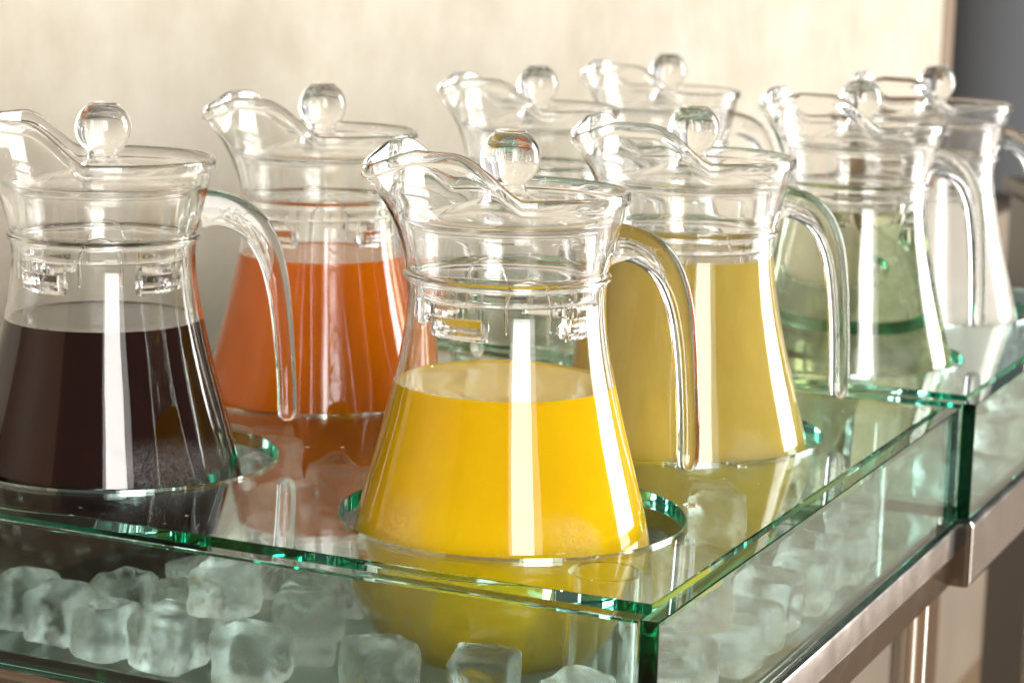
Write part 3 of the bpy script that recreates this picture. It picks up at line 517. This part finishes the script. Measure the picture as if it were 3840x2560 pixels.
ICE = [[[-0.0886, 0.4219, -0.0485, 0.9361, -0.0, -0.0, -0.3518, 0.0313, 0.0309], [-0.1809, 0.4173, -0.0515, 0.4969, -0.0, 0.0, -0.8678, 0.0272, 0.0251], [-0.3284, 0.4561, -0.0497, 0.4165, -0.0, -0.0, -0.9091, 0.03, 0.0286], [-0.1986, 0.023, -0.0501, 0.0, 0.0, 0.0, -1.0, 0.0309, 0.0278], [-0.2822, 0.2234, -0.0507, 0.8632, 0.0, -0.0, -0.5049, 0.0311, 0.0267], [-0.0931, 0.0386, -0.0497, 0.9935, 0.0, -0.0, 0.1135, 0.0316, 0.0286], [-0.2377, 0.3511, -0.0509, 0.998, -0.0, -0.0, 0.0629, 0.0272, 0.0262], [-0.0688, 0.2628, -0.0512, 0.8405, -0.0, -0.0, 0.5418, 0.0285, 0.0256], [-0.2629, 0.1998, -0.0507, 0.8882, 0.0, 0.0, -0.4595, 0.0269, 0.0265], [-0.273, 0.0993, -0.0497, 0.9808, 0.0, -0.0, -0.195, 0.032, 0.0286], [-0.2659, 0.1357, -0.0513, 0.9465, -0.0, 0.0, -0.3228, 0.0291, 0.0254], [-0.1772, 0.2354, -0.0516, 0.8902, 0.0, 0.0, -0.4556, 0.0287, 0.0248], [-0.4385, 0.2652, -0.0506, 0.4725, -0.0, 0.0, -0.8813, 0.0281, 0.0267], [-0.1996, 0.3239, -0.0502, 0.7327, -0.0, -0.0, -0.6805, 0.0292, 0.0276], [-0.2654, 0.317, -0.0507, 0.2374, -0.0, 0.0, 0.9714, 0.0279, 0.0266], [-0.3905, 0.459, -0.0506, 0.1795, -0.0, -0.0, -0.9838, 0.0284, 0.0267], [-0.2389, 0.4307, -0.049, 0.1596, -0.0, -0.0, -0.9872, 0.0323, 0.0301], [-0.0599, 0.1755, -0.0498, 0.93, -0.0, -0.0, -0.3677, 0.029, 0.0284], [-0.1232, 0.2097, -0.0491, 0.6574, 0.0, -0.0, -0.7535, 0.032, 0.0297], [-0.2422, 0.0243, -0.0493, 0.7071, -0.0, 0.0, -0.7071, 0.0325, 0.0294], [-0.3619, 0.0229, -0.0519, 0.0425, 0.0, 0.0, 0.9991, 0.028, 0.0241], [-0.4135, 0.1803, -0.0521, 0.8968, -0.0, 0.0, 0.4424, 0.0269, 0.0239], [-0.3658, 0.2484, -0.0505, 0.9066, -0.0, 0.0, 0.4219, 0.0291, 0.0271], [-0.1986, 0.2029, -0.0493, 0.2486, -0.0, -0.0, 0.9686, 0.0306, 0.0293], [-0.3058, 0.0288, -0.0492, 0.0099, -0.0, 0.0, -1.0, 0.0303, 0.0295], [-0.0391, 0.3833, -0.0485, 0.7776, -0.0, -0.0, -0.6288, 0.0325, 0.031], [-0.4352, 0.395, -0.0497, 0.1479, 0.0, -0.0, 0.989, 0.0292, 0.0286], [-0.4437, 0.1547, -0.0513, 1.0, -0.0, 0.0, 0.0069, 0.0293, 0.0253], [-0.2547, 0.2528, -0.0483, 0.4947, -0.0, 0.0, -0.8691, 0.0315, 0.0313], [-0.2135, 0.4498, -0.0503, 0.8169, -0.0, -0.0, -0.5767, 0.0286, 0.0274], [-0.0343, 0.1062, -0.0497, 0.3007, -0.0, 0.0, -0.9537, 0.0303, 0.0287], [-0.2078, 0.0915, -0.0488, 0.1824, -0.0, 0.0, -0.9832, 0.0327, 0.0304], [-0.2557, 0.0619, -0.0487, 0.6087, 0.6087, 0.3599, 0.3599, 0.0316, 0.0312], [-0.1431, 0.2401, -0.0504, 0.1381, 0.1381, -0.6935, -0.6935, 0.0281, 0.0259], [-0.2297, 0.3169, -0.0501, 0.4163, -0.4163, -0.5716, 0.5716, 0.0287, 0.027], [-0.0726, 0.2608, -0.0251, 0.867, 0.0, 0.0001, -0.4983, 0.0287, 0.0265], [-0.3866, 0.4276, -0.0491, 0.4808, 0.5185, -0.4808, 0.5185, 0.0298, 0.0261], [-0.1857, 0.387, -0.0502, 0.6977, 0.6977, -0.1152, -0.1152, 0.0286, 0.0255], [-0.1926, 0.2971, -0.0506, 0.4813, -0.518, 0.4813, 0.518, 0.0268, 0.0251], [-0.2481, 0.1668, -0.0497, 0.8069, -0.0, -0.0, 0.5907, 0.032, 0.0285], [-0.2763, 0.0243, -0.0507, 0.5113, 0.5113, 0.4884, 0.4884, 0.0275, 0.0273], [-0.3186, 0.4186, -0.0498, 0.1474, 0.6916, -0.1474, 0.6916, 0.0284, 0.0245], [-0.1435, 0.4196, -0.0493, 0.9758, -0.0, -0.0, 0.2186, 0.0316, 0.0294], [-0.1944, 0.062, -0.0479, 0.3516, -0.6135, 0.3516, 0.6135, 0.0322, 0.0283], [-0.1909, 0.4562, -0.0255, 0.8841, 0.008, 0.0563, 0.4638, 0.0275, 0.0243], [-0.4216, 0.3915, -0.022, 0.6481, -0.0, 0.0, -0.7616, 0.0303, 0.0267], [-0.0251, 0.1685, -0.0504, 0.9973, -0.0, 0.0, -0.0736, 0.0302, 0.0272], [-0.217, 0.2358, -0.0494, 0.3003, 0.3003, 0.6402, 0.6402, 0.0302, 0.0266], [-0.3459, 0.2224, -0.051, 0.8389, 0.0, 0.0, -0.5443, 0.0268, 0.0259], [-0.2606, 0.3931, -0.048, 0.5614, 0.43, -0.5614, 0.43, 0.032, 0.0316], [-0.2855, 0.1816, -0.0491, 0.4263, 0.0, -0.0, 0.9046, 0.0312, 0.0298], [-0.0281, 0.108, -0.0218, 0.4263, 0.0, -0.0, 0.9046, 0.029, 0.0271], [-0.0553, 0.4599, -0.0502, 0.6688, -0.0, 0.0, 0.7435, 0.0283, 0.0276], [-0.2762, 0.2905, -0.0494, 0.6869, 0.6869, -0.1679, -0.1679, 0.03, 0.0298], [-0.4296, 0.3003, -0.0515, 0.7453, 0.0, 0.0, -0.6668, 0.0288, 0.025], [-0.4426, 0.2305, -0.0505, 0.9985, 0.0, -0.0, 0.0554, 0.0299, 0.027], [-0.3643, 0.0273, -0.0255, 0.0351, 0.0, 0.0, 0.9994, 0.0294, 0.0288], [-0.0664, 0.2189, -0.05, 0.6644, -0.242, 0.6644, 0.242, 0.0281, 0.026], [-0.2131, 0.023, -0.0224, 0.7077, -0.021, 0.021, -0.7059, 0.0293, 0.0259], [-0.4128, 0.246, -0.0508, 0.6002, 0.6002, -0.3738, -0.3738, 0.0272, 0.0263], [-0.1608, 0.2102, -0.0478, 0.2173, -0.6729, -0.2173, -0.6729, 0.0323, 0.03], [-0.0216, 0.3128, -0.0503, 0.029, 0.7065, -0.029, 0.7065, 0.0275, 0.0245], [-0.4365, 0.0898, -0.0488, 0.1066, 0.1066, -0.699, -0.699, 0.0313, 0.0301], [-0.4173, 0.2918, -0.0257, 0.8958, 0.0, 0.0, -0.4445, 0.0271, 0.0266], [-0.2393, 0.2162, -0.0481, 0.6666, 0.2358, -0.6666, 0.2358, 0.0319, 0.0289], [-0.4451, 0.233, -0.0226, 0.7072, 0.0, 0.0, -0.7071, 0.0287, 0.0286], [-0.3112, 0.2048, -0.0502, 0.702, 0.0846, 0.702, -0.0846, 0.0275, 0.0252], [-0.2926, 0.2583, -0.0408, 0.7211, 0.4127, 0.0724, -0.5518, 0.0287, 0.0246], [-0.0247, 0.253, -0.0487, 0.5177, -0.5177, 0.4817, -0.4817, 0.0315, 0.0302], [-0.3713, 0.2102, -0.0505, 0.984, -0.0, -0.0, 0.1782, 0.0288, 0.027], [-0.1572, 0.4613, -0.0505, 0.9986, -0.0, 0.0, -0.0537, 0.0289, 0.0271], [-0.2178, 0.1283, -0.0491, 0.2382, -0.2382, -0.6658, 0.6658, 0.0307, 0.0305], [-0.0442, 0.0255, -0.0489, 0.067, 0.7039, -0.067, 0.7039, 0.0303, 0.0273], [-0.3341, 0.0416, -0.0494, 0.0086, 0.7071, 0.0086, -0.7071, 0.0293, 0.0256], [-0.1383, 0.0299, -0.0491, 0.6291, 0.6291, 0.3228, 0.3228, 0.0308, 0.0304], [-0.0283, 0.35, -0.0502, 0.5018, -0.4982, 0.5018, 0.4982, 0.0276, 0.027], [-0.1846, 0.4624, -0.0519, 0.7441, 0.0, 0.0, 0.6681, 0.0265, 0.0243], [-0.2054, 0.3584, -0.0478, 0.7054, 0.0493, 0.7054, -0.0493, 0.0324, 0.0316], [-0.3547, 0.4286, -0.0519, 0.6856, 0.0, 0.0, -0.728, 0.0278, 0.0243], [-0.3057, 0.215, -0.0225, 0.7282, -0.0, 0.0, -0.6854, 0.0304, 0.0279], [-0.1967, 0.2627, -0.0498, 0.6892, -0.6892, -0.1583, 0.1583, 0.0292, 0.0271], [-0.2647, 0.3522, -0.0488, 0.0457, 0.7056, 0.0457, -0.7056, 0.0304, 0.0259], [-0.0239, 0.1396, -0.0506, 0.0884, -0.0, 0.0, 0.9961, 0.0274, 0.0268], [-0.1077, 0.2485, -0.0485, 0.0655, 0.0655, -0.7041, -0.7041, 0.0319, 0.0305], [-0.2396, 0.2786, -0.0497, 0.6747, -0.6747, 0.2115, -0.2115, 0.0294, 0.0263], [-0.2932, 0.4063, -0.0505, 0.5207, 0.0, 0.0, -0.8537, 0.0309, 0.0269], [-0.0283, 0.2101, -0.0484, 0.7102, 0.0, -0.0, 0.704, 0.0327, 0.0312], [-0.4433, 0.1256, -0.0489, 0.0046, -0.0046, 0.7071, -0.7071, 0.031, 0.0298], [-0.4019, 0.0218, -0.0501, 0.0073, -0.7071, 0.0073, 0.7071, 0.0278, 0.026], [-0.4359, 0.3624, -0.0489, 0.4857, 0.5139, 0.4857, -0.5139, 0.0302, 0.0283], [-0.3821, 0.463, -0.0248, 0.7071, 0.0, 0.0, 0.7071, 0.0281, 0.0249], [-0.2902, 0.0586, -0.0491, 0.0872, -0.7017, 0.0872, 0.7017, 0.0299, 0.0264], [-0.2505, 0.187, -0.023, 0.043, 0.9399, 0.3371, -0.0327, 0.0267, 0.0253], [-0.3304, 0.2548, -0.0231, 0.8079, -0.0, 0.0, -0.5894, 0.0266, 0.0231], [-0.4388, 0.1938, -0.0381, 0.707, -0.0141, -0.4893, -0.5105, 0.0299, 0.0282], [-0.2228, 0.3935, -0.0488, 0.0257, -0.7066, 0.0257, 0.7066, 0.0304, 0.0271], [-0.2513, 0.1353, -0.0233, 0.1014, -0.6998, 0.1014, 0.6998, 0.0306, 0.0268], [-0.4406, 0.0268, -0.049, 0.707, -0.014, -0.707, -0.014, 0.0301, 0.0285], [-0.0826, 0.4599, -0.0487, 0.7061, -0.0372, 0.7061, 0.0372, 0.0307, 0.0268], [-0.2091, 0.1722, -0.0479, 0.6952, 0.129, 0.6952, -0.129, 0.0323, 0.0306], [-0.2602, 0.308, -0.0215, 0.4022, 0.3303, -0.6252, -0.5816, 0.0294, 0.0255], [-0.0865, 0.2018, -0.0505, 0.6491, 0.6491, -0.2805, -0.2805, 0.0279, 0.0252], [-0.4352, 0.3271, -0.0501, 0.0398, -0.0398, 0.706, -0.706, 0.0288, 0.0255], [-0.3248, 0.2474, -0.0493, 0.7019, 0.0859, -0.7019, 0.0859, 0.0294, 0.0283], [-0.0576, 0.2282, -0.022, 0.5041, -0.4958, 0.5041, 0.4958, 0.0278, 0.0254], [-0.1977, 0.3029, -0.0229, 0.8399, 0.0124, 0.0161, -0.5424, 0.0301, 0.0272], [-0.1189, 0.4529, -0.0488, 0.4773, -0.5218, -0.4773, -0.5218, 0.0304, 0.0295], [-0.4053, 0.214, -0.038, 0.3492, -0.4378, -0.2319, 0.7954, 0.0307, 0.0263], [-0.047, 0.4633, -0.024, 1.0, -0.0, -0.0, 0.0003, 0.0282, 0.0249], [-0.0317, 0.2853, -0.0484, 0.7066, -0.7066, 0.0256, -0.0256, 0.0323, 0.0295], [-0.2716, 0.4546, -0.0481, 0.6187, 0.6187, 0.3423, 0.3423, 0.0329, 0.0321], [-0.2443, 0.0948, -0.0315, 0.646, -0.1594, 0.3962, -0.6327, 0.0271, 0.0239], [-0.3376, 0.2164, -0.0214, 0.4884, -0.4344, 0.5855, -0.4795, 0.0313, 0.0276], [-0.0419, 0.1389, -0.0259, 0.7809, 0.0353, -0.0656, -0.6202, 0.0268, 0.0236], [-0.2894, 0.4171, -0.0225, 0.7118, -0.6963, -0.0498, 0.0776, 0.0285, 0.0263], [-0.3933, 0.2685, -0.0504, 0.284, -0.6476, 0.284, 0.6476, 0.0271, 0.0267]], [[-0.1987, 0.3783, -0.0503, 0.2806, -0.0, -0.0, -0.9598, 0.0283, 0.0274], [-0.1981, 0.0511, -0.0486, 0.735, 0.0, 0.0, 0.6781, 0.0317, 0.0308], [-0.0399, 0.3001, -0.0508, 0.9472, -0.0, 0.0, -0.3208, 0.0278, 0.0264], [-0.2254, 0.2944, -0.0506, 0.4711, -0.0, -0.0, -0.8821, 0.0285, 0.0267], [-0.2427, 0.3941, -0.0508, 0.5086, -0.0, 0.0, 0.861, 0.031, 0.0264], [-0.2101, 0.1966, -0.0514, 0.1924, 0.0, 0.0, 0.9813, 0.029, 0.0252], [-0.0912, 0.2524, -0.0499, 0.6458, 0.0, 0.0, -0.7635, 0.0296, 0.0283], [-0.2259, 0.2557, -0.0502, 0.1411, -0.0, 0.0, 0.99, 0.0316, 0.0277], [-0.2105, 0.1287, -0.0494, 0.9334, -0.0, 0.0, -0.3588, 0.0294, 0.0291], [-0.2015, 0.2226, -0.0516, 0.1925, 0.0, 0.0, 0.9813, 0.0274, 0.0249], [-0.1074, 0.4404, -0.0493, 0.4732, 0.0, -0.0, 0.8809, 0.0325, 0.0295], [-0.3154, 0.2385, -0.0525, 0.6248, 0.0, 0.0, -0.7808, 0.0269, 0.023], [-0.2115, 0.4148, -0.0502, 0.5704, 0.0, 0.0, -0.8213, 0.032, 0.0275], [-0.1576, 0.048, -0.0515, 0.8264, -0.0, -0.0, -0.5631, 0.0276, 0.025], [-0.2324, 0.2265, -0.0507, 0.6935, 0.6935, -0.1383, -0.1383, 0.0275, 0.0257], [-0.3259, 0.4579, -0.0507, 0.7267, 0.0, 0.0, -0.687, 0.0268, 0.0265], [-0.0245, 0.238, -0.0503, 0.9999, -0.0, 0.0, 0.0164, 0.0319, 0.0274], [-0.0299, 0.0235, -0.049, 0.7106, 0.0, -0.0, -0.7036, 0.0306, 0.0299], [-0.0312, 0.3882, -0.0518, 0.9885, 0.0, -0.0, 0.151, 0.0281, 0.0243], [-0.1518, 0.2571, -0.048, 0.4376, 0.5554, 0.4376, -0.5554, 0.032, 0.0318], [-0.2572, 0.0244, -0.0507, 0.7423, 0.0, 0.0, -0.67, 0.0299, 0.0266], [-0.1215, 0.2378, -0.0511, 0.9976, 0.0, 0.0, 0.0689, 0.0277, 0.0257], [-0.1861, 0.2957, -0.0496, 0.6734, 0.6734, 0.2158, 0.2158, 0.0298, 0.0274], [-0.0617, 0.2355, -0.0507, 0.0934, -0.0934, -0.7009, 0.7009, 0.0274, 0.0235], [-0.2099, 0.3828, -0.022, 0.9925, 0.0017, -0.0009, 0.1226, 0.0322, 0.029], [-0.2345, 0.103, -0.049, 0.0804, 0.0804, -0.7025, -0.7025, 0.0309, 0.0264], [-0.1999, 0.456, -0.0508, 0.956, 0.0, -0.0, 0.2932, 0.0308, 0.0264], [-0.2767, 0.1638, -0.0478, 0.5961, -0.3803, 0.5961, 0.3803, 0.0325, 0.028], [-0.0385, 0.3863, -0.0248, 0.9536, 0.0, 0.0, 0.3011, 0.0328, 0.0297], [-0.1614, 0.2239, -0.0485, 0.5621, 0.5621, 0.429, 0.429, 0.032, 0.031], [-0.259, 0.2524, -0.0496, 0.7067, -0.0225, -0.7067, -0.0225, 0.0287, 0.0281], [-0.1875, 0.021, -0.0506, 0.0001, -0.7071, -0.0001, -0.7071, 0.0268, 0.0261], [-0.2332, 0.3292, -0.0502, 0.5484, -0.5484, 0.4464, -0.4464, 0.0285, 0.0248], [-0.1238, 0.0237, -0.0507, 0.5156, 0.4839, 0.5156, -0.4839, 0.0266, 0.0262], [-0.0269, 0.2023, -0.0366, 0.7397, 0.3021, -0.2142, 0.5619, 0.0308, 0.0277], [-0.156, 0.4544, -0.0481, 0.7069, -0.7069, 0.0161, -0.0161, 0.0328, 0.0283], [-0.3251, 0.1917, -0.0515, 0.0, -0.5589, 0.8293, 0.0, 0.0293, 0.0251], [-0.2452, 0.43, -0.0492, 0.4406, -0.5531, 0.4406, 0.5531, 0.0297, 0.0256], [-0.3639, 0.4423, -0.049, 0.5343, -0.5343, -0.4632, 0.4632, 0.0308, 0.0291], [-0.3145, 0.235, -0.027, 0.108, -0.0, 0.0, -0.9941, 0.0285, 0.028], [-0.0279, 0.1643, -0.0502, 0.9824, 0.0, -0.0, -0.1867, 0.031, 0.0277], [-0.0268, 0.27, -0.0483, 0.4287, -0.5623, 0.4287, 0.5623, 0.0313, 0.0267], [-0.2138, 0.4212, -0.0213, 0.403, -0.403, 0.581, -0.581, 0.0312, 0.0269], [-0.0591, 0.0256, -0.0485, 0.0116, 0.707, 0.0116, -0.707, 0.031, 0.0279], [-0.0733, 0.4493, -0.0483, 0.8786, -0.0, 0.0, -0.4775, 0.0319, 0.0314], [-0.2074, 0.2095, -0.0249, 0.1155, -0.019, 0.0106, -0.9931, 0.0303, 0.0263], [-0.0852, 0.2162, -0.0511, 0.9366, -0.0, -0.0, -0.3503, 0.0277, 0.0258], [-0.3714, 0.212, -0.0481, 0.1194, -0.6969, 0.1194, 0.6969, 0.0317, 0.0313], [-0.0221, 0.2397, -0.0211, 0.6867, 0.0545, -0.0518, 0.723, 0.0274, 0.0273], [-0.2307, 0.2814, -0.0216, 0.9884, -0.0147, 0.0068, 0.151, 0.0319, 0.0299], [-0.1309, 0.1999, -0.0506, 0.4553, -0.0, 0.0, 0.8903, 0.0269, 0.0268], [-0.2328, 0.1763, -0.0507, 0.1267, 0.6957, -0.1267, 0.6957, 0.0266, 0.0232], [-0.2844, 0.4075, -0.048, 0.6384, 0.3041, -0.6384, 0.3041, 0.032, 0.0276], [-0.2453, 0.1437, -0.0477, 0.4577, -0.539, 0.4577, 0.539, 0.0325, 0.0291], [-0.205, 0.4554, -0.024, 0.4288, 0.0, -0.0, -0.9034, 0.0311, 0.0272], [-0.1693, 0.4107, -0.051, 0.0, -0.9139, -0.406, -0.0, 0.0296, 0.0259], [-0.0628, 0.1902, -0.0506, 0.5285, 0.4698, -0.5285, 0.4698, 0.0268, 0.0235], [-0.1893, 0.2555, -0.05, 0.0, 0.9872, -0.1594, 0.0, 0.0317, 0.0279], [-0.2562, 0.4583, -0.0489, 0.5258, -0.4728, -0.5258, -0.4728, 0.0301, 0.0301], [-0.2283, 0.0649, -0.0492, 0.7038, -0.7038, 0.0681, -0.0681, 0.0305, 0.0259], [-0.1603, 0.0494, -0.0249, 0.9623, -0.0, -0.0, -0.2721, 0.0319, 0.0282], [-0.1855, 0.1462, -0.0496, 0.2117, 0.6747, -0.2117, 0.6747, 0.0287, 0.0263], [-0.1237, 0.2407, -0.0221, 0.7033, -0.0729, -0.7033, -0.0729, 0.0324, 0.0304], [-0.0868, 0.0221, -0.0505, 0.9998, -0.0, 0.0, 0.0184, 0.0277, 0.027], [-0.2827, 0.2078, -0.0489, 0.4173, 0.4173, -0.5709, -0.5709, 0.0312, 0.0298], [-0.1331, 0.4208, -0.05, 0.5812, 0.5812, -0.4027, -0.4027, 0.0289, 0.0269], [-0.0985, 0.215, -0.0235, 0.5406, -0.5406, -0.4558, 0.4558, 0.0303, 0.0285], [-0.2053, 0.3239, -0.0484, 0.5395, -0.5395, 0.4571, -0.4571, 0.0321, 0.0275], [-0.1912, 0.089, -0.0501, 0.7515, -0.0, -0.0, -0.6597, 0.028, 0.0278], [-0.2488, 0.3987, -0.0236, 0.1396, 0.6932, 0.1396, -0.6932, 0.0279, 0.0241], [-0.1771, 0.1823, -0.0478, 0.687, 0.0, -0.0, 0.7267, 0.0329, 0.0324]]]
def ice_label(u, v, z):
    top = 'upper' if z > -.036 else 'bottom layer'
    jn = min((((u - a) ** 2 + (v - b) ** 2), n) for n, (a, b) in (('dark', J['J1']), ('yellow', J['J2']), ('olive', J['J3']), ('orange', J['B1'])))[1]
    a, b = J[{'dark': 'J1', 'yellow': 'J2', 'olive': 'J3', 'orange': 'B1'}[jn]]
    if v < .055: w_ = 'behind the front pane, %s of the %s juice jug' % ('left' if u < a else 'right', jn)
    elif u > -.05: w_ = 'behind the right side pane beside the %s juice jug' % jn
    else: w_ = 'to the %s %s of the %s juice jug' % ('front' if v < b else 'rear', 'left' if u < a else 'right', jn)
    return '%s clear ice cube %s' % (top, w_)
IG = 'loose ice cubes heaped in the glass tanks'
for ti, lst in enumerate(ICE):
    for i, (u, v, z, qw, qx, qy, qz, s, sz) in enumerate(lst):
        o = link('ice_cube', ice_vars[(i * 5 + ti) % 8])
        o.rotation_mode = 'QUATERNION'
        if ti: u, v, z = u + U2, v + .4915, z + Z2
        o.location = W_(u, v, z); o.rotation_quaternion = Quaternion((0, 0, 1), TH) @ Quaternion((qw, qx, qy, qz))
        k = s / 2; o.scale = (k, k * .97, sz / 2)
        tag(o, (ice_label(u, v, z) if not ti else 'blurred ice cube in the %s %s part of the far glass tank' % ('front' if v < .24 else 'rear', 'left' if u < -.22 else 'right')), 'ice cube', IG + (' (near tank)' if not ti else ' (far tank)'))

# ------------------------------------------------------------------ water beads on the near cover
def bead(u, v, r, lab):
    bm = bmesh.new(); pr = [(0, 0)] + [(r * math.cos(a) , r * .38 * math.sin(a)) for a in [i * math.pi / 16 for i in range(0, 9)]]
    pr[-1] = (0, r * .38)
    lathe(bm, pr, 24)
    for v_ in bm.verts: v_.co.x *= 1 + .15 * math.sin(v_.co.y * 900)
    o = link('water_drop', bm_mesh('bead', bm, True), M_drop); o.location = W_(u, v, RAISE + .00005)
    tag(o, lab, 'water drop', 'water drops on the glass cover')
bead(-.0533, .179, .0036, 'larger water drop on the glass cover right of the yellow juice jug')
bead(-.059, .2688, .0026, 'water drop on the glass cover in front of the olive juice jug')
for i in range(44):
    while True:
        u, v = rnd.uniform(-.42, -.02), rnd.uniform(.02, .46)
        if all((u - a) ** 2 + (v - b) ** 2 > .085 ** 2 for a, b in ((-.122, .125), (-.347, .133), (-.122, .337), (-.347, .338))): break
    bead(u, v, rnd.uniform(.0005, .0012), 'tiny water bead on the near glass cover')

# ------------------------------------------------------------------ room
for i_, (sx_, sy_) in enumerate(((-.9, .2), (.3, .1), (1.4, .6), (-.4, 2.4), (1.3, 2.2))):
    sl = bpy.data.lights.new('ceiling_spot', 'POINT'); sl.energy = 2.2; sl.shadow_soft_size = .035; sl.color = (1, .82, .6)
    so = bpy.data.objects.new('ceiling_spot', sl); C.objects.link(so); so.location = (sx_, sy_, 1.7)
def wall_box(name, u0, u1, v0, v1, z0, z1, m, label=None, cat=None, kind=None, bev=0.0):
    o = link(name, box_mesh(name, u0, u1, v0, v1, z0, z1, bev), m); o.location = C0; o.rotation_euler = (0, 0, TH)
    tag(o, label, cat, None, kind); return o
wall_box('added_reflection_panel', -.70, -.58, -1.3, .018, -.93, 1.6, M_trim, 'added brown door in the wall left of the frame', 'panel')  # added out of view to dim the wall's reflection band on the jugs
wall_box('wall', -.70, -.56, .02, 2.60, -.93, 1.6, M_wall, 'cream mottled plaster wall behind the jugs, out of focus', 'wall')
wall_box('corner_trim', -.70, -.558, 2.60, 2.66, -.93, 1.6, M_trim, 'brown wooden corner strip where the cream wall ends', 'trim')
wall_box('lower_wall', -.70, -.52, -1.2, 3.6, -.93, -.16, M_lower, 'wall base, coloured darker for its shade, seen under the glass tanks at lower right', 'wall base')
bm = bmesh.new(); lathe(bm, [(0, -.93), (.36, -.93), (.36, 1.6), (0, 1.6)], 64)
colm = link('column', bm_mesh('column', bm, True, sharp=40), M_grey); colm.location = (1.165, 4.25, 0)
tag(colm, 'blurred round blue-grey column at the top right edge', 'column')
cab = empty('dark_cabinet', (.533, 2.2, -.93)); tag(cab, 'dark brown cabinet at the right edge behind the last jug, blurred', 'cabinet')
link('cabinet_body', box_mesh('cab', 0, .3, 0, .25, 0, .94, .004), M_dark, cab)
link('cabinet_top', box_mesh('cabt', -.008, .31, -.01, .26, .9405, .955, .004), M_dark, cab)
link('drawer_front', box_mesh('cabd', .02, .28, -.014, -.0005, .80, .90, .003), M_trim, cab)
st = empty('side_table', (.33, 2.06, -.93)); tag(st, 'small brown side table hidden behind the far tank', 'side table')
link('table_top', box_mesh('stt', -.07, .07, -.07, .07, .90, .92, .003), M_trim, st)
for a__ in (-1, 1):
    for b__ in (-1, 1):
        l_ = link('leg', box_mesh('stl', -.01, .01, -.01, .01, 0, .8995, .001), M_trim, st); l_.location = (a__ * .055, b__ * .055, 0)
bm = bmesh.new(); lathe_loop(bm, [(0.0005, .0), (.03, 0), (.046, .03), (.05, .08), (.047, .118), (.05, .13), (.0465, .13), (.043, .118), (.046, .08), (.042, .03), (.0005, .006)], 48)
pot = link('brown_pot', bm_mesh('pot', bm, True, sharp=60), M_bowl); pot.location = (.33, 2.06, -.0099)
tag(pot, 'brown pot rim showing behind the knobs of the two far right jugs', 'pot')
fl = link('floor', box_mesh('floor_', -4, 4, -2, 8, -.98, -.93, 0), M_floor); tag(fl, kind='structure')
